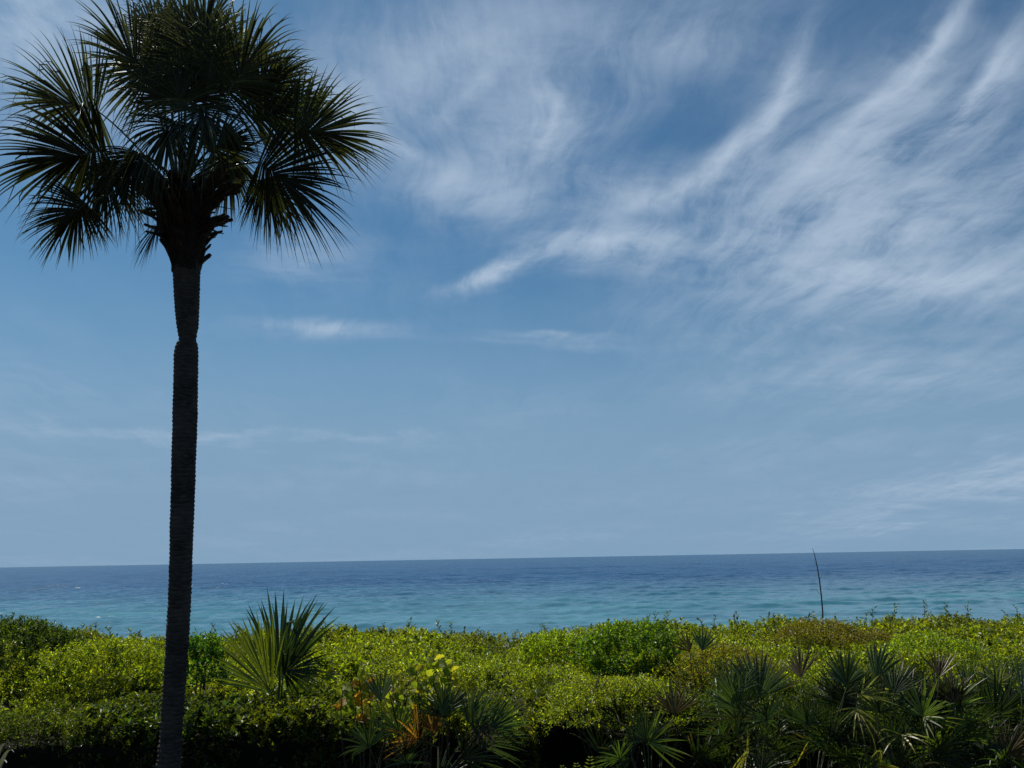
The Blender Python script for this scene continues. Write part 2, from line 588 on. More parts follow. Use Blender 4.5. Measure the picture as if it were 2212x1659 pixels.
def canopy(x, y):
    zs = np.interp(x * 26.0 / np.maximum(y, 1), _sk[:, 0], _sk[:, 2])
    s = np.clip((y - 13) / 13.0, 0, 1)
    z = 1.36 + (zs - 1.36) * s
    amp = (1 - 0.45 * s) * (0.40 + 0.60 * np.clip((y - 13.9) / 1.6, 0, 1))
    z = z + amp * (0.55 * (fbm(x * 0.45, y * 0.40, 2, 21) - 0.5) + 0.72 * (fbm(x * 1.3, y * 1.1, 2, 31) - 0.5) + 0.22 * (vnoise(x * 4, y * 4, 41) - 0.5))
    e = np.clip((y - front_y(x)) / 0.55, 0, 1)          # rounded front shoulder
    z = z - 0.12 * (1 - e) ** 2
    bk = np.clip((y - 26.0) / 1.6, 0, 1)
    return z - 0.7 * bk ** 2


def canopy_normal(x, y):
    h = 0.15
    gx = (canopy(x + h, y) - canopy(x - h, y)) / (2 * h)
    gy = (canopy(x, y + h) - canopy(x, y - h)) / (2 * h)
    return nz(np.stack([-gx, -gy, np.ones_like(gx)], -1))


def scrub_colour(x, y):
    a = fbm(x * 0.35, y * 0.28, 3, 51)
    b = fbm(x * 0.6 + 9, y * 0.5, 3, 61)
    c = fbm(x * 0.8 + 5, y * 0.6, 3, 71)
    far = np.clip((y - 20) / 5, 0, 1)
    right = np.clip((x - 3) / 5, 0, 1)
    return blend([C_GREEN, C_LIME, C_YEL, C_OLIVE, C_RED, C_DARK],
                 [0.35 + 0 * a, np.clip((a - 0.40) * 7, 0, 1.5), np.clip((b - 0.45) * 6, 0, 1.4) * (1 - 0.3 * far),
                  0.25 + 0.5 * far, np.clip((c - 0.57) * 4, 0, 0.7) * (0.3 + 0.7 * right), np.clip((0.48 - a) * 11, 0, 2.6)])


def hedge_mask(x, y):
    px = x / y * 12.75
    return (px < -2.0) & (y < 14.9)


def build_scrub():
    # twig positions on top of the canopy, thinning with distance as leaves get larger
    xs, ys = [], []
    bands = [(12.3, 14.5, 11.5, 360), (14.5, 17.5, 13.0, 250), (17.5, 21.5, 15.5, 150), (21.5, 27.6, 19.5, 110)]
    for y0, y1, hw, dens in bands:
        n = int((y1 - y0) * 2 * hw * dens)
        xs.append(rng.uniform(-hw, hw, n))
        ys.append(rng.uniform(y0, y1, n))
    x, y = np.concatenate(xs), np.concatenate(ys)
    keep = y > front_y(x) - 0.05
    keep &= rng.random(len(x)) < np.clip((vnoise(x * 4.5, y * 3.6, 171) * 0.6 + vnoise(x * 11, y * 9, 172) * 0.4 - 0.33) * 5, 0.06, 1)
    x, y = x[keep], y[keep]
    nrm = canopy_normal(x, y)
    dep = rng.uniform(0, 1, len(x)) ** 1.4 * 0.34
    o = np.stack([x, y, canopy(x, y)], -1) - nrm * (dep + 0.06)[:, None]
    d = nrm * 0.7 + np.array([0, -0.05, 0.55]) + rng.normal(0, 0.5, (len(x), 3))
    col = scrub_colour(x, y)
    size = np.clip((y - 12) / 14, 0, 1)
    big = (fbm(x * 0.5 + 31, y * 0.5, 2, 91) > 0.60)
    ll = 0.054 + 0.040 * size + 0.032 * big + rng.normal(0, 0.004, len(x))
    lw = ll * np.where(big, 0.55, 0.46)
    tl = 0.13 + 0.07 * size
    # front face of the thicket
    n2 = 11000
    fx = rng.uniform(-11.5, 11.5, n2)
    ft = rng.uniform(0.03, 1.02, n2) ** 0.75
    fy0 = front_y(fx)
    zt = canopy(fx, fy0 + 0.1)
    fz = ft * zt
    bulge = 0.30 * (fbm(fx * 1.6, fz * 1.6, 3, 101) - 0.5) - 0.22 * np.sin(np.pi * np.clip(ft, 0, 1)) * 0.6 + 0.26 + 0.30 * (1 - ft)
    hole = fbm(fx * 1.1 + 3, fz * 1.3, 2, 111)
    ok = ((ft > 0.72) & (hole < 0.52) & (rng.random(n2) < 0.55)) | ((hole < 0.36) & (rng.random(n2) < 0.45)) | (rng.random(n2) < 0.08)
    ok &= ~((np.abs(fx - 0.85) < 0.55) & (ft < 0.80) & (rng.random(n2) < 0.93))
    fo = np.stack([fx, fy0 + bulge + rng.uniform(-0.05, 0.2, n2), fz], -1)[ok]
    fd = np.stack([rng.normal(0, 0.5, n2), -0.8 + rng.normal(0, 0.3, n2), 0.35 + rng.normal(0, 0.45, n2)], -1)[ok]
    fcol = blend([C_DARK, C_GREEN, C_OLIVE], [np.full(len(fo), 0.9), np.full(len(fo), 0.6), rng.random(len(fo)) * 0.5])  # front leaves tinted darker than the top, shade put into their colour
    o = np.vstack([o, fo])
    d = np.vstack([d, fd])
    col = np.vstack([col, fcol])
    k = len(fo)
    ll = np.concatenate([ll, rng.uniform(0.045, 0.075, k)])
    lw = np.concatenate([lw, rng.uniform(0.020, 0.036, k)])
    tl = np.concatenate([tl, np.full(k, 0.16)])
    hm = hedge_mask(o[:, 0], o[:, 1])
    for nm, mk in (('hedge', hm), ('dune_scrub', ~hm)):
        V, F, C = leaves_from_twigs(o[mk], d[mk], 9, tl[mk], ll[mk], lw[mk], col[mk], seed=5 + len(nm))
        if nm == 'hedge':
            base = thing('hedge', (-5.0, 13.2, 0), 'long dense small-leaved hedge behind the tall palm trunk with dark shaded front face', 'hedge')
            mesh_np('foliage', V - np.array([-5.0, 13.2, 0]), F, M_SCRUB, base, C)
            hr = base
        else:
            sc_ = tag(mesh_np('dune_scrub', V, F, M_SCRUB, None, C), 'low tangled green and olive dune scrub covering the ground before the sea', 'scrub', kind='stuff')
    # woody inside of the thicket: dark sheets, deep shade put into their colour
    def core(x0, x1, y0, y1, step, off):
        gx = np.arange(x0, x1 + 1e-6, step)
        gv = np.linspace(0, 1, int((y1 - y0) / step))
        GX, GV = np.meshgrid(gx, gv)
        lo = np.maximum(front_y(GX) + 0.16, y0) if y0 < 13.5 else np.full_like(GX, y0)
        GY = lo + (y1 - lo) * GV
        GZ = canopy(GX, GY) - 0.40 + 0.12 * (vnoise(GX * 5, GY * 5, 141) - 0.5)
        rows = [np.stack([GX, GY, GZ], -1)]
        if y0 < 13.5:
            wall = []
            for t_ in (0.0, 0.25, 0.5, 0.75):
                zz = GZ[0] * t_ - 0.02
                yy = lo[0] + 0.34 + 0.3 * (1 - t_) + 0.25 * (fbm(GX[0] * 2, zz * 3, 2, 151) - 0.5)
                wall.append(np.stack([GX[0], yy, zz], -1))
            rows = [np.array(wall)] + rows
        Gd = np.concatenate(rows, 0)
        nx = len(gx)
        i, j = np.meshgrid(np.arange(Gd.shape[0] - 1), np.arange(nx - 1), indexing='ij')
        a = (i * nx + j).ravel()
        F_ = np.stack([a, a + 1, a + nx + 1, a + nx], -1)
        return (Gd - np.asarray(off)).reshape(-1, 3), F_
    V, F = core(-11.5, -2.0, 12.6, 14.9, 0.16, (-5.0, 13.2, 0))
    mesh_np('twigs', V, F, M_CORE, hr, smooth=True)  # dark sheet standing in for shaded twigs
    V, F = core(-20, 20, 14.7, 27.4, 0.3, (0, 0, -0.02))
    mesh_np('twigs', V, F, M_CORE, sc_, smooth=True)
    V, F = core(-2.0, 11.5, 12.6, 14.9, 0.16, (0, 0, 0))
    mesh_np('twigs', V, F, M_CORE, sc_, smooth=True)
    # thin leafy shoots standing above the scrub line
    P0, D0 = [], []
    spots = list(rng.uniform(-60, 2300, 150)) + [130, 235, 285, 290, 840, 845, 960, 1300, 1480, 1840, 1850, 1945, 1960, 2025, 2050, 2140, 1700, 1745]
    stems = []
    for sx in spots:
        y_ = rng.uniform(23.5, 26.4)
        p = at(sx, 1370, y_)
        z0 = float(canopy(np.array([p[0]]), np.array([y_]))[0]) - 0.15
        hh = 0.2 + 0.5 * rng.random() ** 1.6 + (0.18 if sx in (130, 285, 1840, 1850, 1945) else 0)
        lean = rng.normal(0, 0.16, 2)
        for q in range(int(3 + hh * 7)):
            f = q / (3 + hh * 7)
            P0.append([p[0] + lean[0] * f * hh, y_ + lean[1] * f * hh, z0 + hh * f])
            D0.append([lean[0] + rng.normal(0, 0.35), lean[1] + rng.normal(0, 0.35), 1.0])
        stems.append(np.array([[p[0], y_, z0 - 0.1], [p[0] + lean[0] * hh * .5, y_ + lean[1] * hh * .5, z0 + hh * .5], [p[0] + lean[0] * hh, y_ + lean[1] * hh, z0 + hh]]))
    P0, D0 = np.array(P0), np.array(D0)
    k = len(P0)
    V, F, C = leaves_from_twigs(P0, D0, 3, np.full(k, 0.13), np.full(k, 0.115), np.full(k, 0.05),
                                blend([C_DARK, C_OLIVE], [np.full(k, 0.6), rng.random(k)]), seed=77)
    mesh_np('leafy_shoots', V, F, M_SCRUB, sc_, C)
    VS, FS, off = [], [], 0
    for s_ in stems:
        v, f = tube(s_, [0.008, 0.006, 0.003], 4, cap=False)
        VS.append(v)
        FS.append(np.array(f) + off)
        off += len(v)
    mesh_np('shoot_stems', np.vstack(VS), np.vstack(FS), M_STEM, sc_)
    return sc_


build_scrub()


def bush(name, label, px, py_base, y, wpx, top_py, cols, ll=0.06, dens=1.0, depth=None, seed=1, cat='bush'):
    """rounded shrub standing in the scrub: foot hidden at (px, py_base), crown top at top_py"""
    r = np.random.default_rng(seed)
    top = at(px, top_py, y)
    cx, zt = top[0], top[2]
    rx = wpx / FPX * y / 2
    ry = depth or rx * 0.9
    zb = at(px, py_base, y)[2] - 0.3
    root = thing(name, (cx, y, 0.0), label, cat)
    zc, rz = (zt + zb) / 2, (zt - zb) / 2
    n = int(dens * 520 * (rx * ry + rx * rz + ry * rz))
    u = nz(r.normal(size=(n, 3)))
    u[:, 2] = np.where(u[:, 2] < -0.45, -u[:, 2], u[:, 2])
    lump = 1 + 0.30 * (fbm(u[:, 0] * 2.2 + seed, u[:, 2] * 2.2 + u[:, 1] * 1.7, 3, seed) - 0.5) * 2
    rad = r.uniform(0.55, 1.0, n) ** 0.6 * lump
    o = u * rad[:, None] * np.array([rx, ry, rz]) + np.array([0, 0, zc])
    d = u * 0.8 + np.array([0, 0, 0.6]) + r.normal(0, 0.4, (n, 3))
    w = r.random((n, len(cols))) ** 2 + 0.15
    patch = fbm(o[:, 0] * 1.5 + seed, o[:, 2] * 1.8, 2, seed + 3)
    w[:, 0] += patch * 1.5
    col = (w / w.sum(1, keepdims=True)) @ np.stack(cols)
    V, F, C = leaves_from_twigs(o, d, 9, np.full(n, 0.15), np.full(n, ll), np.full(n, ll * 0.5), col, seed=seed)
    mesh_np('foliage', V, F, M_SCRUB, root, C)
    for k in range(4):
        a = r.uniform(0, 6.28)
        e = np.array([math.cos(a) * rx * 0.6, math.sin(a) * ry * 0.6, zc + rz * r.uniform(0.1, 0.6)])
        b0 = np.array([math.cos(a) * 0.06, math.sin(a) * 0.06, -0.03])
        mid = b0 * 0.4 + e * 0.6 + np.array([0, 0, -0.1])
        tube_obj('stem', [b0, mid * 0.5 + b0 * 0.5, mid, e], [0.022, 0.018, 0.014, 0.006], M_STEM, root, 6)
    return root


bush('rounded_bush', 'dark glossy rounded bush rising behind the hedge and the strap-leaved plant', 45, 1480, 17.5, 250, 1345, [C_DARK, C_DARK, C_GREEN], 0.065, seed=11)
bush('rounded_bush', 'yellow-green bush in full sun between the dark glossy bush and tall palm trunk', 235, 1490, 16.6, 270, 1392, [C_LIME, C_YEL, C_GREEN], 0.055, seed=12)
bush('rounded_bush', 'deep green leafy bush between the tall palm trunk and the young fan palm', 430, 1480, 15.6, 110, 1383, [np.array([0.035, 0.11, 0.012]), C_GREEN], 0.07, seed=13)
bush('rounded_bush', 'tall bright green bush, highest mound in the middle of the scrub', 1355, 1480, 17.2, 220, 1350, [np.array([0.05, 0.125, 0.012]), C_GREEN, C_LIME], 0.068, seed=14)
bush('rounded_bush', 'small lime green bush between the sea grapes and the tall bright green bush', 1200, 1440, 19.5, 170, 1378, [C_LIME, np.array([0.08, 0.16, 0.012])], 0.065, seed=15)
bush('rounded_bush', 'olive and rusty brown bush below the bare stalk', 1790, 1440, 21.5, 260, 1352, [C_OLIVE, C_RED, C_OLIVE], 0.055, seed=16)
bush('rounded_bush', 'lime green bush behind the upright palmetto fans', 2010, 1450, 18.5, 210, 1382, [C_LIME, np.array([0.08, 0.16, 0.012])], 0.06, seed=17)
bush('rounded_bush', 'green vine-tangled bush directly behind the pale star-shaped palmetto', 2185, 1540, 15.5, 190, 1430, [C_GREEN, C_OLIVE, C_DARK], 0.055, seed=18)
bush('rounded_bush', 'fine-leaved yellow-green shrub with a deep black hollow below', 1330, 1545, 13.6, 330, 1478, [C_LIME, C_YEL, C_OLIVE], 0.045, 1.2, seed=19)
bush('rounded_bush', 'olive shrub tinged orange between the palmetto clumps and the tall bush', 1560, 1480, 16.0, 230, 1402, [C_OLIVE, C_RED, C_LIME], 0.048, seed=20)


# ------------------------------------------------------------------ fan leaves
def fan_blade(d, n, L, nseg, spread, costa=0.2, split=0.35, wmax=0.04, droop=0.12, vfold=0.2, seed=0, brk=0.12, col=(0.02, 0.035, 0.012), tipdroop=0.5, nt=10, shade=0.25, stiff=False, tipcol=None, wild=0.3, w0=0.006):
    """one fan-shaped leaf about the origin; d = midrib direction, n = upper side"""
    r = np.random.default_rng(seed)
    d = nz(d)
    n = nz(np.asarray(n, float) - d * np.dot(n, d))
    s = np.cross(d, n)
    gdn = np.array([0, 0, -1.0])
    sp = math.radians(spread)
    th = np.linspace(-sp, sp, nseg) + r.normal(0, sp / nseg * wild, nseg)
    dth = 2 * sp / nseg
    t = np.linspace(0, 1, nt)
    V, F, C = [], [], []
    off = 0
    for k in range(nseg):
        c, si = math.cos(th[k]), math.sin(th[k])
        u = 1 - abs(th[k]) / sp
        o = d * costa * L * u + gdn * 0.35 * droop * costa * L * u * u
        dr = nz(c * d + si * s + n * vfold * abs(si) + r.normal(0, 0.025, 3))
        sd = nz(-si * d + c * s)
        Lk = L * (0.70 + 0.30 * math.cos(th[k] * 0.7)) * r.uniform(0.86, 1.08)
        Lk *= (1 - costa * u * 0.5)
        nk = nz(np.cross(sd, dr))
        if np.dot(nk, n) < 0:
            nk = -nk
        dk = droop * r.uniform(0.6, 1.5)
        P = o + dr * Lk * t[:, None] + gdn * (dk * Lk * t ** 2.3)[:, None] + gdn * (tipdroop * dk * Lk * np.clip(t - 0.6, 0, 1) ** 2 * 3)[:, None]
        P = P + sd * (r.normal(0, 0.05) * Lk * t ** 2)[:, None]
        if r.random() < brk:
            t0 = r.uniform(0.45, 0.75)
            i0 = int(t0 * nt)
            bd = nz(dr * r.uniform(0.0, 0.5) + gdn * 0.9 + r.normal(0, 0.25, 3))
            for i in range(i0 + 1, nt):
                bl = min(1.0, (i - i0) / 2.0)
                P[i] = P[i - 1] + nz((1 - bl) * dr + bl * bd) * Lk / (nt - 1) * 0.8
        w = np.minimum(2 * Lk * t * math.tan(dth / 2) * 1.12 + w0, wmax)
        tp = np.where(t < split, 1.0, np.clip(1 - (t - split) / (1 - split), 0, 1) ** (0.55 if stiff else 0.95))
        w = np.maximum(w * tp, 0.0015)
        tw = r.normal(0, 0.5) * np.clip(t - split, 0, 1)
        sdt = np.cos(tw)[:, None] * sd + np.sin(tw)[:, None] * nk
        nt_ = -np.sin(tw)[:, None] * sd + np.cos(tw)[:, None] * nk
        a = P - sdt * w[:, None] / 2
        b = P - nt_ * (w * 0.30)[:, None]
        e = P + sdt * w[:, None] / 2
        V.append(np.stack([a, b, e], 1).reshape(-1, 3))
        i = np.arange(nt - 1)[:, None] * 3 + off
        F.append(np.concatenate([i + np.array([[0, 1, 4, 3]]), i + np.array([[1, 2, 5, 4]])], 0))
        base = np.asarray(col) * math.exp(r.normal(0, shade))
        cc = np.repeat(base[None], nt * 3, 0)
        if tipcol is not None:
            f = np.repeat(np.clip((t - 0.55) / 0.45, 0, 1) ** 1.5, 3)[:, None] * r.uniform(0, 1)
            cc = cc * (1 - f) + np.asarray(tipcol) * f
        C.append(cc)
        off += nt * 3
    return np.vstack(V), np.vstack(F), np.vstack(C)


def frond(root, base, hub, d, n, L, mat, pr=0.016, arch=0.15, petc=M_PETIOLE, label=None, **kw):
    """leaf blade at hub (child of the plant) with its stalk as sub-part, points in world space"""
    rl = np.array(root.location)
    V, F, C = fan_blade(d, n, L, **kw)
    o = mesh_np('frond', V, F, mat, root, C, loc=Vector([float(v) for v in (np.asarray(hub) - rl)]))
    if label:
        o['label'] = label
    b, h = np.asarray(base, float), np.asarray(hub, float)
    c = (b + h) / 2 + np.array([0, 0, arch * np.linalg.norm(h - b)])
    t = np.linspace(0, 1, 8)[:, None]
    P = (1 - t) ** 2 * b + 2 * t * (1 - t) * c + t * t * h
    end = h + nz(d) * kw.get('costa', 0.2) * L * 0.8
    P = np.vstack([P, (h + end) / 2, end]) - h
    tube_obj('petiole', P, np.concatenate([np.linspace(pr * 1.5, pr * 0.8, 8), [pr * 0.55, pr * 0.2]]), petc, o, 6, 0.6)
    return o


# ------------------------------------------------------------------ the tall palm
def build_palm():
    D = 11.5
    prof = [(1659, 340, 388), (1600, 345, 391), (1500, 352, 398), (1400, 358, 406), (1300, 364, 412), (1200, 367, 415), (1100, 369, 419),
            (1000, 371, 422), (900, 374, 426), (800, 376, 427), (765, 377, 427), (748, 380, 426.5), (741, 383, 425.5), (736, 387, 423), (731, 387, 423),
            (722, 385, 424.5), (705, 382.5, 428), (680, 380, 429), (640, 377, 430), (600, 375, 431), (575, 373, 432), (540, 371, 434)]
    zc, xc, rr = [], [], []
    for py, l, r_ in prof:
        a, b = at(l, py, D), at(r_, py, D)
        zc.append((a[2] + b[2]) / 2)
        xc.append((a[0] + b[0]) / 2)
        rr.append(abs(b[0] - a[0]) / 2)
    zc, xc, rr = np.array(zc), np.array(xc), np.array(rr)
    sl = (xc[1] - xc[0]) / (zc[1] - zc[0])
    zc = np.concatenate([[-0.05, 0.25], zc])
    xc = np.concatenate([[xc[0] - sl * (zc[2] + 0.05) * 0.8, xc[0] - sl * (zc[2] - 0.25) * 0.85], xc])
    rr = np.concatenate([[rr[0] * 1.35, rr[0] * 1.12], rr])
    foot = np.array([xc[0], D, 0.0])
    root = thing('palm_tree', foot, 'tall single-trunked fan palm with shaggy dark crown in front of the hedge', 'palm tree')
    Z = np.linspace(zc[0], zc[-1], 900)
    X = np.interp(Z, zc, xc)
    R = np.interp(Z, zc, rr)
    nseg = 44
    th = np.linspace(0, 2 * np.pi, nseg, endpoint=False)
    ZZ, TH = np.meshgrid(Z, th, indexing='ij')
    cz = np.cos(TH) * 2.2
    sz = np.sin(TH) * 2.2
    ring = np.sin(ZZ * 2 * np.pi / 0.055 + 2.5 * fbm(cz + 5, ZZ * 1.5 + sz, 2, 3)) * 0.0055
    rough = 0.026 * (fbm(cz * 4 + ZZ * 2 + 20, sz * 4 + ZZ * 17, 3, 9) - 0.5) + 0.012 * (vnoise(TH * 44 / 6.283, ZZ * 3.5, 13) - 0.5)
    low = np.clip((3.4 - ZZ) / 2.5, 0, 1)
    ph_ = ZZ / 0.048 + 1.6 * fbm(cz + 5, ZZ * 0.8 + sz, 2, 3)
    saw = ph_ - np.floor(ph_)
    cell = vnoise(np.floor(ph_) * 7.3 + 0.5, np.floor(TH * 18 / 6.283 + np.floor(ph_) * 0.37) * 3.1 + 0.5, 29)
    ring = ring + (saw ** 2) * (0.004 + 0.030 * np.clip(cell - 0.45, 0, 1) * np.clip((4.6 - ZZ) / 2.0, 0.12, 1))
    RR = R[:, None] - 0.004 + ring * (0.6 + 0.6 * low) + rough * (0.5 + 1.0 * low)
    V = np.stack([X[:, None] + RR * np.cos(TH), D + RR * np.sin(TH), ZZ], -1).reshape(-1, 3) - foot
    i, j = np.meshgrid(np.arange(len(Z) - 1), np.arange(nseg), indexing='ij')
    a, b = (i * nseg + j).ravel(), (i * nseg + (j + 1) % nseg).ravel()
    mesh_np('trunk', V, np.stack([a, b, b + nseg, a + nseg], -1), M_TRUNK, root, smooth=True)

    # crown shaft: matted fibre under the old leaf bases
    hp = [(590, 402, 29), (572, 402, 33), (556, 402, 38), (530, 401, 43), (506, 398, 50), (480, 396, 56), (450, 396, 58), (425, 396, 50), (408, 397, 36), (395, 397, 22), (385, 396, 8)]
    pts = np.array([at(cx, py, D) for py, cx, r_ in hp])
    k = D / FPX
    zf = np.linspace(pts[0, 2], pts[-1, 2], 120)
    xf = np.interp(zf, pts[:, 2], pts[:, 0])
    rf = np.interp(zf, pts[:, 2], [r_ * k for _, _, r_ in hp])
    ZZ, TH = np.meshgrid(zf, th, indexing='ij')
    RR = rf[:, None] * (1 + 0.22 * (fbm(np.cos(TH) * 3 + 7, np.sin(TH) * 3 + ZZ * 5, 3, 19) - 0.5)) + 0.03 * (vnoise(TH * 14, ZZ * 6, 23) - 0.5)
    V = np.stack([xf[:, None] + RR * np.cos(TH), D + RR * np.sin(TH), ZZ], -1).reshape(-1, 3) - foot
    i, j = np.meshgrid(np.arange(len(zf) - 1), np.arange(nseg), indexing='ij')
    a, b = (i * nseg + j).ravel(), (i * nseg + (j + 1) % nseg).ravel()
    mesh_np('fibre_mat', V, np.stack([a, b, b + nseg, a + nseg], -1), M_FIBRE, root, smooth=True)

    # old leaf bases: flat split stubs
    def boot_mesh(seed):
        r = np.random.default_rng(seed)
        Lb = 0.30
        t = np.linspace(0, 1, 6)
        v, f = [], []
        for side in (-1, 1):
            b0 = len(v)
            for q in t:
                w = 0.055 * (1 - 0.45 * q)
                gap = 0.005 + 0.0 * q if q > 0.4 else 0.03
                inner = side * (0.030 * max(0, 0.45 - q) / 0.45)
                outer = side * (w + 0.02 * max(0, 0.4 - q))
                zc_ = 0.05 * q * q + r.normal(0, 0.004)
                for (xx, zz) in ((inner, zc_ + 0.010), (outer, zc_ + 0.004), (outer, zc_ - 0.012), (inner, zc_ - 0.018)):
                    v.append((xx, q * Lb * (1 if side < 0 else 0.92), zz))
            for i_ in range(5):
                for j_ in range(4):
                    a_, b_ = b0 + i_ * 4 + j_, b0 + i_ * 4 + (j_ + 1) % 4
                    f.append((a_, b_, b_ + 4, a_ + 4))
            f.append((b0, b0 + 1, b0 + 2, b0 + 3))
            f.append((b0 + 20, b0 + 23, b0 + 22, b0 + 21))
        me = bpy.data.meshes.new('leaf_base')
        me.from_pydata(v, [], f)
        me.materials.append(M_BOOT)
        return me
    bm = [boot_mesh(s) for s in range(4)]
    r = np.random.default_rng(17)
    for q in range(78):
        py = 575 - 165 * (q / 78.0) ** 0.9
        c = at(np.interp(py, [410, 590], [396, 402]), py, D)
        rad = np.interp(py, [400, 425, 450, 480, 506, 530, 556, 572], np.array([43, 52, 58, 56, 50, 43, 38, 33])) * k
        ang = q * 2.39996 + r.normal(0, 0.15)
        out = np.array([math.cos(ang), math.sin(ang), 0])
        high = 1 - abs(py - 450) / 125
        lift = r.uniform(0.4, 1.3) if py < 520 else r.uniform(1.5, 3.0)
        dirv = nz(out + np.array([0, 0, lift]))
        o = bpy.data.objects.new('leaf_base', bm[q % 4])
        COL.objects.link(o)
        o.parent = root
        side = nz(np.cross(dirv, out))
        nrm = np.cross(side, dirv)
        Mx = Matrix(((side[0], dirv[0], nrm[0]), (side[1], dirv[1], nrm[1]), (side[2], dirv[2], nrm[2])))
        p = c + out * (rad * 0.86) - dirv * 0.06 - foot
        s_ = r.uniform(0.7, 1.9) * (0.7 + 0.6 * max(0, high))
        o.matrix_local = Matrix.Translation(Vector([float(x_) for x_ in p])) @ Mx.to_4x4() @ Matrix.Scale(s_, 4)
    # two broken splintered stubs sticking out to the right, one thin to the left
    for (a_, b_, r0) in (((430, 482), (492, 486), 0.05), ((428, 492), (484, 502), 0.035), ((455, 450), (511, 449), 0.014), ((372, 448), (310, 436), 0.03)):
        p0, p1 = at(*a_, D - 0.15), at(*b_, D - 0.2)
        t = np.linspace(0, 1, 7)[:, None]
        P = p0 + (p1 - p0) * t + np.array([0, 0, 0.02]) * np.sin(t * 5)
        tube_obj('broken_stub', P - foot, r0 * np.array([1, 1.1, 1.0, 0.95, 0.8, 0.6, 0.25]), M_BOOT, root, 6, 0.4)

    bud = at(396, 395, D)
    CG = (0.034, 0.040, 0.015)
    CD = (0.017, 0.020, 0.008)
    # fronds read from the photograph: hub px, midrib-end px, depth offsets of hub and end, spread, roll of the blade, length scale
    F = [
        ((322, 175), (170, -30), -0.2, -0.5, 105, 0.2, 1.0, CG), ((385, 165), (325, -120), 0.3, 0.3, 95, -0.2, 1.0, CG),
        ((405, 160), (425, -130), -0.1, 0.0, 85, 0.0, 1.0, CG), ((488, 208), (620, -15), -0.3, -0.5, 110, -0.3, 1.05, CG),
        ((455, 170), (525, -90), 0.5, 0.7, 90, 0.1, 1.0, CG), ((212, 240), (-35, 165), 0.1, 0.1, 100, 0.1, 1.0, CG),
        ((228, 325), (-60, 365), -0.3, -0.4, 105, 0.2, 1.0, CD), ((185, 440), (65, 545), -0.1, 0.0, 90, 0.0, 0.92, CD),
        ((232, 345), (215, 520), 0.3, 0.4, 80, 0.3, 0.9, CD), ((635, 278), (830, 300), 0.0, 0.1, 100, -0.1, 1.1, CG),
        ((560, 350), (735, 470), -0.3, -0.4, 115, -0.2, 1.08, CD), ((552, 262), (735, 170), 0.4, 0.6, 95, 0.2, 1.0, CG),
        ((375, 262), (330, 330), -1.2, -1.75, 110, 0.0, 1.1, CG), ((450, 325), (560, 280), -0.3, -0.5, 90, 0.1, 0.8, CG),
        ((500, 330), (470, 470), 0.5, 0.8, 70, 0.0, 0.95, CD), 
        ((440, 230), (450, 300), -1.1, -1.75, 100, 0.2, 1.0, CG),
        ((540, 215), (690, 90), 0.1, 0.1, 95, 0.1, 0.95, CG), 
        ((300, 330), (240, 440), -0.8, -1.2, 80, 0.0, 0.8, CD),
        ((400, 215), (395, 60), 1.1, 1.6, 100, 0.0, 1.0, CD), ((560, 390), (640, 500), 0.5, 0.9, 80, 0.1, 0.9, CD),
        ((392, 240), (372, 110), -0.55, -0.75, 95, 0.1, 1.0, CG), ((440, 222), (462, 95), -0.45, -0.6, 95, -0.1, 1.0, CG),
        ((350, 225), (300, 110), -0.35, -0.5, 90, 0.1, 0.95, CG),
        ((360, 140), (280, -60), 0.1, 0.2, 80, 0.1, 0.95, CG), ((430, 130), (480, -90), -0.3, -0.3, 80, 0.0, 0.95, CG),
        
    ]
    for q, (h, e, dh, de, sp, roll, ls, col) in enumerate(F):
        hub, end = at(h[0], h[1], D + dh), at(e[0], e[1], D + de)
        d = end - hub
        L = np.linalg.norm(d) / 1.10 * ls
        L = min(max(L, 0.80), 1.55)
        d = nz(d)
        view = nz(hub - EYE)
        n = view * 0.95 + np.array([0, 0, 0.5]) + np.array([roll, 0, 0])
        if abs(np.dot(nz(n), d)) > 0.85:
            n = view * -0.3 + np.array([0, 0, 0.2])
        a = math.atan2(hub[1] - D, hub[0] - bud[0])
        base = bud + np.array([math.cos(a) * 0.10, math.sin(a) * 0.10, r.uniform(-0.20, 0.15)])
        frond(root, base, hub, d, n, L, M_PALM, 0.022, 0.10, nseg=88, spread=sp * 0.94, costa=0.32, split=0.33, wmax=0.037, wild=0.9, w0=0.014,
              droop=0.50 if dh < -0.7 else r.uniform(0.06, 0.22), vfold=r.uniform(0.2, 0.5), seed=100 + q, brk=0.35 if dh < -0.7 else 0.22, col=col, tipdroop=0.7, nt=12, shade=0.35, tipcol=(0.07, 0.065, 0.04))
    # dry hanging frond under the leaf bases and a small yellowish one
    h = at(345, 482, D - 0.25)
    frond(root, at(380, 470, D - 0.1), h, nz(at(300, 560, D - 0.3) - h), np.array([-0.3, -0.5, 0.6]), 0.52, M_PALM, 0.012, 0.0, M_BOOT, 'dry drooping brown frond below the crown',
          nseg=30, spread=62, costa=0.15, split=0.3, wmax=0.032, droop=0.35, vfold=0.2, seed=301, brk=0.1, col=(0.022, 0.018, 0.010), shade=0.4)
    h = at(345, 450, D - 0.4)
    frond(root, at(385, 450, D - 0.1), h, nz(at(305, 455, D - 0.6) - h), np.array([0, -0.4, 0.8]), 0.34, M_PALM, 0.010, 0.0, M_PETIOLE, 'small yellowish frond among the old leaf bases',
          nseg=22, spread=80, costa=0.1, split=0.3, wmax=0.03, droop=0.2, vfold=0.2, seed=302, brk=0.0, col=(0.05, 0.05, 0.012), shade=0.3)
    return root


build_palm()


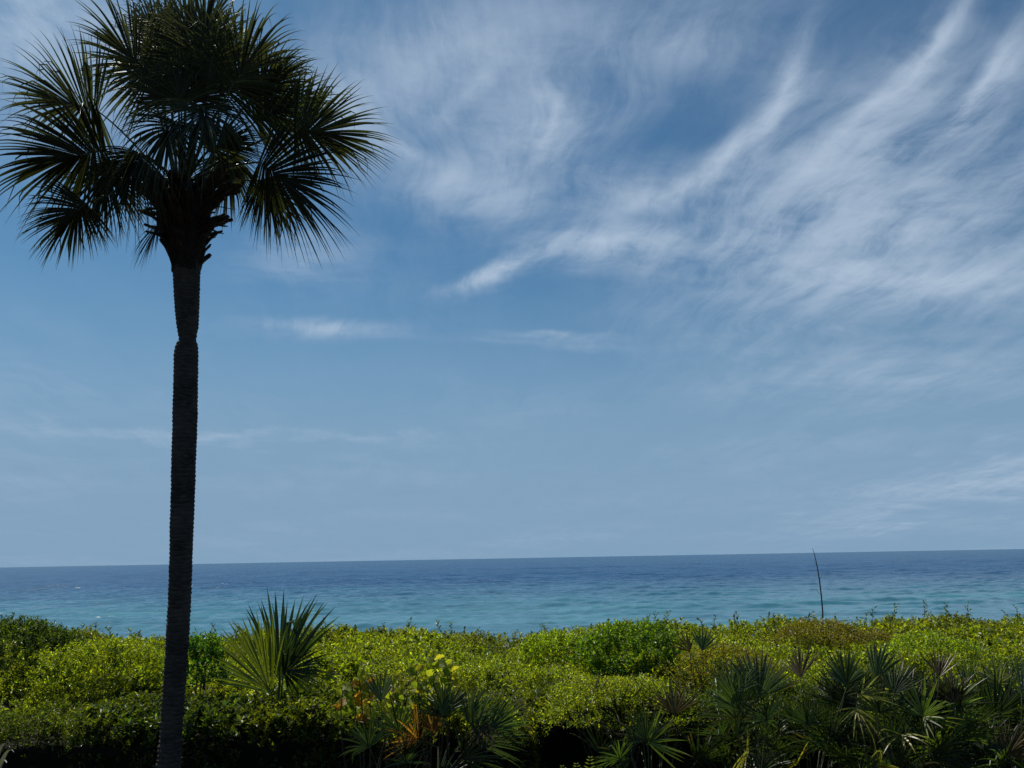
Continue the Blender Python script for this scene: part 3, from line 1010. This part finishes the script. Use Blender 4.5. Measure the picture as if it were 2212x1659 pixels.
# ------------------------------------------------------------------ young fan palm in the scrub
def build_young_palm():
    D = 14.6
    b = at(590, 1510, D)
    gz = 0.0
    root = thing('young_palm', (b[0], D, gz), 'young fan palm with upright leaves rising from the scrub beside the tall palm trunk', 'palm')
    foot = np.array([b[0], D, gz])
    G1, G2, G3 = (0.11, 0.14, 0.014), (0.028, 0.052, 0.018), (0.012, 0.022, 0.008)  # sunlit, plain and shaded leaf: light and shade put into the tints

    def one(h, e, dh, de, sp, col, wm, nseg, n, split, seed, ls=1.0, droop=0.05, costa=0.1, brk=0.03):
        hub, end = at(h[0], h[1], D + dh), at(e[0], e[1], D + de)
        d = end - hub
        frond(root, foot + np.array([(h[0] - 590) * 0.002, 0, 0.0]), hub, nz(d), np.asarray(n, float), np.linalg.norm(d) * ls * 0.96, M_PALMETTO, 0.020, 0.0,
              nseg=nseg, spread=sp, costa=costa, split=split, wmax=wm, droop=droop, vfold=0.12, seed=seed, brk=brk, col=col, tipdroop=0.6, nt=12, shade=0.16)
    one((603, 1470), (610, 1262), 0.25, 0.35, 37, G2, 0.070, 20, (0.1, 1, 0.2), 0.50, 401, 1.0)
    one((588, 1500), (500, 1352), -0.10, -0.05, 44, G1, 0.070, 30, (0.25, 1, 0.35), 0.60, 402, 1.08)
    one((612, 1452), (722, 1420), 0.05, 0.20, 88, G3, 0.055, 30, (0.1, 1.0, 0.5), 0.30, 403, 0.98, 0.10)
    one((606, 1460), (676, 1285), 0.30, 0.50, 26, (0.055, 0.085, 0.016), 0.09, 13, (0.2, 1, 0.2), 0.42, 404, 1.0)
    stem = [foot + np.array([0, 0, -0.05]), foot + np.array([0, 0, 0.5]), foot + np.array([0, 0, 0.9])]
    tube_obj('stem', np.array(stem) - foot, [0.07, 0.06, 0.03], M_BOOT, root, 8)


build_young_palm()


# ------------------------------------------------------------------ saw palmettos
PG, PD, PGR, PY, PB, PO, PP = (0.045, 0.078, 0.018), (0.022, 0.040, 0.012), (0.046, 0.072, 0.024), (0.19, 0.19, 0.02), (0.075, 0.055, 0.018), (0.16, 0.075, 0.016), (0.17, 0.19, 0.075)
PL = (0.115, 0.17, 0.022)  # sunlit blades: the light is put into a brighter green


def palmetto(label, px, y, fans, extra=4, seed=0, deep=0.5):
    """fans: hub px, midrib-end px, depth offset of the end, half spread, colour, number of segments, droop, blade width"""
    r = np.random.default_rng(seed)
    b = at(px, 1659, y)
    foot = np.array([b[0], y, 0.0])
    root = thing('saw_palmetto', foot, label, 'palmetto')
    specs = []
    for f in fans:
        specs.append(f + (0,))
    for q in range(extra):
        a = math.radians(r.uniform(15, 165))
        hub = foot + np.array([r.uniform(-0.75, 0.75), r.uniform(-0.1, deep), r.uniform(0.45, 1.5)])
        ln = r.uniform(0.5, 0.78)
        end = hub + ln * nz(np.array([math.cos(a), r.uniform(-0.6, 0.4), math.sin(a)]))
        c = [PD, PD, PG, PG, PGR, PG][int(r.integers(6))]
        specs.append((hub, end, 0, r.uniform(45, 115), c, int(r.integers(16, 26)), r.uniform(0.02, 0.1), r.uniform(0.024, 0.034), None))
    for q, (h, e, de, sp, col, ns, dr, wm, dh) in enumerate(specs):
        if dh is None:
            hub, end = h.copy(), e.copy()
        else:
            hub, end = at(h[0], h[1], y), at(e[0], e[1], y + de)
        if hub[2] < 0.25:
            sh = 0.25 - hub[2]
            hub[2] += sh
            end[2] += sh
        d = end - hub
        view = nz(hub - EYE)
        n = view * 0.8 + np.array([r.normal(0, 0.5 if dh is not None else 0.8), 0, 0.55 if dh is not None else r.uniform(0, 1.2)])
        if abs(np.dot(nz(n), nz(d))) > 0.85:
            n = np.array([0, -0.2, 1.0])
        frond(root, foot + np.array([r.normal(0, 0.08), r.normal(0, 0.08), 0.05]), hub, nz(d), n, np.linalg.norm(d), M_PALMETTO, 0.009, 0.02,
              nseg=ns, spread=sp, costa=0.03, split=0.45, wmax=wm, droop=dr + r.uniform(0, 0.08), vfold=r.uniform(0.1, 0.45), seed=seed * 31 + q, brk=0.2, col=tuple((0.95 if dh is not None else 0.6) * c_ for c_ in col), wild=0.6, tipdroop=0.4, nt=8, shade=0.35, stiff=True,  # filler fans darkened: shade between plants put into their colour
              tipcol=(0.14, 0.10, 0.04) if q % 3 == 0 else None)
    for q in range(2):
        a = r.uniform(0, 6.28)
        P = np.array([[0, 0, -0.03], [math.cos(a) * 0.10, math.sin(a) * 0.08, 0.08], [math.cos(a) * 0.22, math.sin(a) * 0.1, 0.30]])
        tube_obj('stem', P, [0.055, 0.05, 0.035], M_BOOT, root, 7)
    return root


palmetto('saw palmetto with upright pale V-shaped fan and an orange dead fan beside the sea grape', 850, 12.3, [
    ((823, 1517), (823, 1440), 0.1, 34, PGR, 9, 0.0, 0.042), ((903, 1597), (885, 1520), -0.25, 105, PO, 17, 0.05, 0.028),
    ((797, 1613), (760, 1545), -0.1, 95, PD, 22, 0.05, 0.026), ((877, 1647), (860, 1575), -0.1, 100, PD, 20, 0.05, 0.024),
    ((935, 1585), (935, 1520), 0.0, 50, PO, 12, 0.05, 0.022)], 2, 1)
palmetto('saw palmetto with long grey-green fans sweeping toward the deep black hollow', 990, 12.2, [
    ((957, 1545), (965, 1470), 0.1, 55, PG, 20, 0.02, 0.030), ((1020, 1600), (1130, 1530), 0.0, 62, PGR, 26, 0.05, 0.030),
    ((1010, 1560), (1060, 1480), 0.1, 55, PG, 20, 0.04, 0.028), ((1060, 1575), (1150, 1500), 0.15, 48, PG, 20, 0.04, 0.026),
    ((1000, 1640), (1110, 1610), -0.2, 85, PD, 22, 0.06, 0.026), ((1050, 1560), (1035, 1620), -0.3, 45, PB, 10, 0.1, 0.03)], 2, 2)
palmetto('saw palmetto with brown-tinged fan and a bright flat leaf beside the black hollow', 1400, 12.3, [
    ((1396, 1600), (1370, 1510), 0.0, 95, PD, 26, 0.04, 0.026), ((1457, 1544), (1450, 1458), 0.1, 62, PB, 22, 0.03, 0.026),
    ((1340, 1640), (1300, 1620), -0.3, 115, PG, 18, 0.08, 0.024), ((1400, 1605), (1480, 1600), -0.45, 50, PL, 8, 0.02, 0.034)], 13, 3, 1.5)
palmetto('saw palmetto with tall grey-green fan and drooping yellow fan at its foot', 1625, 12.3, [
    ((1640, 1509), (1660, 1400), 0.05, 52, PGR, 22, 0.0, 0.040), ((1600, 1535), (1530, 1462), 0.0, 55, PG, 24, 0.03, 0.028),
    ((1656, 1557), (1665, 1470), -0.2, 120, PD, 26, 0.04, 0.026), ((1613, 1622), (1615, 1660), -0.5, 85, PY, 11, 0.2, 0.036),
    ((1580, 1500), (1620, 1420), 0.3, 60, PG, 20, 0.0, 0.028), ((1560, 1590), (1500, 1570), -0.3, 70, PD, 18, 0.05, 0.026)], 13, 4, 1.5)
palmetto('saw palmetto with rusty dead upright fan between grey-green fan and tallest dark blades', 1745, 12.5, [
    ((1730, 1465), (1725, 1390), 0.2, 42, PB, 16, 0.0, 0.028), ((1830, 1480), (1800, 1390), 0.0, 72, PGR, 26, 0.02, 0.028),
    ((1743, 1565), (1755, 1480), -0.1, 90, PD, 24, 0.04, 0.024), ((1721, 1652), (1735, 1620), -0.4, 110, PY, 12, 0.1, 0.034),
    ((1830, 1482), (1845, 1400), 0.1, 40, PG, 14, 0.0, 0.03), ((1790, 1590), (1830, 1520), -0.1, 70, PD, 18, 0.04, 0.026)], 13, 5, 1.5)
palmetto('saw palmetto with broad stiff dark blades standing tallest above the scrub', 1890, 12.5, [
    ((1892, 1468), (1895, 1385), 0.05, 36, PG, 11, 0.0, 0.055), ((1930, 1500), (1960, 1420), 0.2, 55, PD, 20, 0.0, 0.03),
    ((1812, 1630), (1820, 1590), -0.35, 125, PL, 14, 0.08, 0.026), ((1860, 1500), (1930, 1500), -0.35, 60, PP, 8, 0.05, 0.026),
    ((1850, 1530), (1845, 1590), -0.3, 60, PY, 8, 0.2, 0.022), ((1900, 1540), (1890, 1460), -0.1, 80, PD, 22, 0.03, 0.028)], 13, 6, 1.5)
palmetto('saw palmetto with star-shaped green fans and bent yellow leaf blades', 1995, 12.2, [
    ((1994, 1548), (1990, 1455), -0.1, 100, PL, 20, 0.03, 0.028), ((1994, 1550), (2010, 1600), -0.3, 55, PP, 6, 0.05, 0.030),
    ((2033, 1622), (2025, 1560), -0.35, 125, PL, 20, 0.06, 0.030), ((1947, 1587), (1955, 1630), -0.4, 75, PY, 7, 0.25, 0.036),
    ((2029, 1462), (2030, 1400), 0.2, 40, PB, 14, 0.0, 0.026), ((1900, 1654), (1950, 1650), -0.6, 60, PY, 6, 0.1, 0.03)], 13, 7, 1.5)
palmetto('saw palmetto with long sunlit green fans sweeping toward the pale star-shaped palmetto', 2075, 12.3, [
    ((2064, 1583), (2140, 1510), -0.1, 62, PL, 26, 0.04, 0.030), ((2050, 1540), (2110, 1470), 0.1, 45, PL, 18, 0.02, 0.028),
    ((2075, 1600), (2190, 1560), -0.2, 40, PG, 18, 0.05, 0.026), ((2060, 1520), (2040, 1440), 0.1, 60, PB, 18, 0.02, 0.028)], 13, 8, 1.5)
palmetto('saw palmetto with short pale wide blades spread like a star among vines', 2160, 12.7, [
    ((2155, 1476), (2155, 1420), -0.05, 78, PP, 9, 0.0, 0.042), ((2180, 1520), (2200, 1440), 0.1, 60, PD, 20, 0.02, 0.028)], 13, 9, 1.5)
palmetto('saw palmetto with brownish fan low in front of the pale star-shaped palmetto', 2200, 12.0, [
    ((2180, 1630), (2230, 1560), -0.1, 75, PB, 22, 0.04, 0.026), ((2207, 1500), (2215, 1410), 0.3, 45, PD, 16, 0.0, 0.03),
    ((2170, 1650), (2100, 1640), -0.3, 60, PG, 14, 0.05, 0.022)], 13, 10, 1.5)
palmetto('small saw palmetto poking from the scrub close by the tall bright green bush', 1520, 15.5, [
    ((1517, 1405), (1530, 1352), 0.1, 45, PG, 12, 0.0, 0.035), ((1490, 1408), (1470, 1365), 0.0, 50, PB, 12, 0.0, 0.03)], 0, 12)


# ------------------------------------------------------------------ sea grapes, stalk, strap plant, fern
def grape_leaf_mesh(seed, w=0.062, L=0.125):
    r = np.random.default_rng(seed)
    m, k = 7, 5
    V, F = [], []
    for i in range(m):
        t = i / (m - 1)
        hw = w * math.sin(math.pi * min(1, 0.10 + 0.86 * t)) ** 0.7 * (1 + r.normal(0, 0.04))
        for j in range(k):
            s = (j / (k - 1)) * 2 - 1
            V.append((s * hw, t * L * 1.2, 0.22 * abs(s) * hw - 0.18 * L * t * t + 0.008 * math.sin(t * 9 + s * 5)))
    for i in range(m - 1):
        for j in range(k - 1):
            a = i * k + j
            F.append((a, a + 1, a + k + 1, a + k))
    return np.array(V), np.array(F)


def sea_grape(label, px, y, twigs, seed, cols):
    r = np.random.default_rng(seed)
    b = at(px, 1520, y)
    foot = np.array([b[0], y, 0.0])
    root = thing('sea_grape_bush', foot, label, 'sea grape')
    meshes = []
    for ci, c in enumerate(cols):
        for s in range(2):
            V, F = grape_leaf_mesh(seed + s * 3 + ci)
            me_o = mesh_np('leaf', V, F, M_GRAPE, None, np.repeat(np.array([c]), len(V), 0), smooth=True)
            meshes.append(me_o.data)
            bpy.data.objects.remove(me_o)
    for (tx, ty, nleaf, dy) in twigs:
        tip = at(tx, ty, y + dy)
        t = np.linspace(0, 1, 7)[:, None]
        s0 = foot + np.array([r.normal(0, 0.05), r.normal(0, 0.05), -0.02])
        mid = (s0 + tip) / 2 + np.array([r.normal(0, 0.1), 0, 0.15])
        P = (1 - t) ** 2 * s0 + 2 * t * (1 - t) * mid + t * t * tip
        br = tube_obj('branch', P - foot, np.linspace(0.018, 0.006, 7), M_STEM, root, 6)
        nleaf = int(nleaf * 2.0)
        for q in range(nleaf):
            f = 1 - 0.34 * q / max(1, nleaf - 1) * r.uniform(0.7, 1.0)
            p = (1 - f) ** 2 * s0 + 2 * f * (1 - f) * mid + f * f * tip
            a = q * 2.4 + r.uniform(0, 1)
            d = nz(np.array([math.cos(a), math.sin(a) * 0.8, r.uniform(0.15, 0.9)]))
            n = nz(np.array([-0.3 * math.cos(a), -0.8, 0.35]) + r.normal(0, 0.4, 3))
            sd = nz(np.cross(d, n))
            n = np.cross(sd, d)
            o = bpy.data.objects.new('leaf', meshes[int(r.integers(len(meshes)))])
            COL.objects.link(o)
            o.parent = br
            Mx = Matrix(((sd[0], d[0], n[0]), (sd[1], d[1], n[1]), (sd[2], d[2], n[2])))
            o.matrix_local = Matrix.Translation(Vector([float(v) for v in (p - foot)])) @ Mx.to_4x4() @ Matrix.Scale(r.uniform(0.6, 1.1), 4)


SG_Y, SG_G, SG_O, SG_L = (0.27, 0.26, 0.03), (0.12, 0.17, 0.02), (0.28, 0.15, 0.02), (0.19, 0.23, 0.02)
sea_grape('sea grape bush with large round yellow-green leaves above the palmetto fans', 930, 12.75,
          [(938, 1425, 7, 0.0), (962, 1430, 6, 0.1), (900, 1450, 6, -0.1), (975, 1450, 6, -0.05), (925, 1475, 6, -0.15), (895, 1490, 4, 0.0), (945, 1505, 5, -0.2)], 51, [SG_Y, SG_L, SG_G, SG_G])
sea_grape('sea grape bush with orange-yellow leaves beside the pale V-shaped palmetto fan', 790, 12.8,
          [(775, 1462, 7, 0.0), (795, 1475, 6, 0.05), (760, 1480, 6, -0.05), (850, 1470, 5, 0.1), (868, 1500, 5, 0.0), (740, 1490, 4, 0.1)], 61, [SG_O, SG_Y, SG_L, SG_G])


def build_stalk():
    pts = [(1778, 1352), (1777, 1320), (1774, 1285), (1770, 1252), (1765, 1222), (1760, 1200), (1755, 1184)]
    y = 23.0
    P = np.array([at(a, b, y) for a, b in pts])
    foot = np.array([P[0][0], y, 0.0])
    P = np.vstack([[foot[0], y, -0.03], P])
    root = thing('bare_stalk', foot, 'thin tall bare grey stalk leaning above the scrub against the sea', 'stalk')
    tube_obj('stem', P - foot, np.array([0.022, 0.018, 0.017, 0.016, 0.015, 0.012, 0.009, 0.004]), M_STALK, root, 6)
    for f, dx in ((3, -0.09), (4, 0.07), (5, -0.05)):
        q = P[f] - foot
        tube_obj('twig', [q, q + np.array([dx, 0, 0.08]), q + np.array([dx * 1.3, 0.02, 0.17])], [0.005, 0.004, 0.002], M_STALK, root, 5)


build_stalk()


def strap(root, foot, p0, p1, arch, w, mat, col):
    t = np.linspace(0, 1, 12)[:, None]
    c = (p0 + p1) / 2 + np.array([0, 0, arch])
    P = (1 - t) ** 2 * p0 + 2 * t * (1 - t) * c + t * t * p1
    T = nz(np.gradient(P, axis=0))
    S = nz(np.cross(T, [0, 0.2, 1.0]))
    N = np.cross(S, T)
    ww = (w * np.sin(np.pi * np.clip(0.12 + 0.86 * t, 0, 1)) ** 0.6)
    V = np.stack([P - S * ww / 2 + N * ww * 0.2, P, P + S * ww / 2 + N * ww * 0.2], 1).reshape(-1, 3) - foot
    i = np.arange(11)[:, None] * 3
    F = np.concatenate([i + np.array([[0, 1, 4, 3]]), i + np.array([[1, 2, 5, 4]])], 0)
    mesh_np('leaf_blade', V, F, mat, root, np.repeat(np.array([col]), len(V), 0), smooth=True)


def build_strap_plant():
    y = 11.2
    b = at(-35, 1690, y)
    foot = np.array([b[0], y, 0.0])
    root = thing('strap_leaf_plant', foot, 'pale shiny arching strap-leaved plant in front of the hedge end', 'plant')
    r = np.random.default_rng(4)
    M_STRAP = leaf_mat('strap_leaf', 0.1, 0.22, 0.7)
    col = (0.20, 0.22, 0.19)
    for (e, a) in (((12, 1606), 0.25), ((30, 1625), 0.4), ((14, 1648), 0.35), ((22, 1690), 0.55), ((-60, 1600), 0.3), ((-90, 1640), 0.35), ((-10, 1680), 0.4), ((-40, 1585), 0.1)):
        strap(root, foot, foot + np.array([r.normal(0, 0.03), r.normal(0, 0.03), -0.02]), at(e[0], e[1], y - 0.15 + r.normal(0, 0.1)), a + 0.5, 0.055, M_STRAP, col)


build_strap_plant()


def build_fern():
    y = 11.8
    p = at(1262, 1640, y)
    foot = np.array([p[0], y, 0.0])
    root = thing('fern', foot, 'small pale green fern at the foot of the black hollow', 'fern')
    r = np.random.default_rng(8)
    for e in ((1275, 1636), (1245, 1650), (1215, 1655), (1295, 1660), (1262, 1665)):
        end = at(e[0], e[1], y - 0.2)
        t = np.linspace(0, 1, 16)[:, None]
        c = (foot + end) / 2 + np.array([0, 0.05, 0.25])
        P = (1 - t) ** 2 * foot + 2 * t * (1 - t) * c + t * t * end
        T = nz(np.gradient(P, axis=0))
        S = nz(np.cross(T, [0.0, 0.3, 1.0]))
        V, F = [], []
        for i in range(4, 16):
            ln = 0.10 * math.sin(math.pi * (0.15 + 0.8 * (i - 4) / 12))
            for sg in (-1, 1):
                d = nz(S[i] * sg + T[i] * 0.5 + np.array([0, 0, -0.1]))
                k = len(V)
                V += [P[i], P[i] + d * ln * 0.5 + T[i] * 0.012, P[i] + d * ln, P[i] + d * ln * 0.5 - T[i] * 0.012]
                F.append((k, k + 1, k + 2, k + 3))
        o = mesh_np('leaf', np.array(V) - foot, np.array(F), M_PALMETTO, root, np.repeat(np.array([(0.09, 0.13, 0.04)]), len(V), 0))
        tube_obj('stalk', P - foot, np.linspace(0.005, 0.002, 16), M_PETIOLE, o, 5)


build_fern()
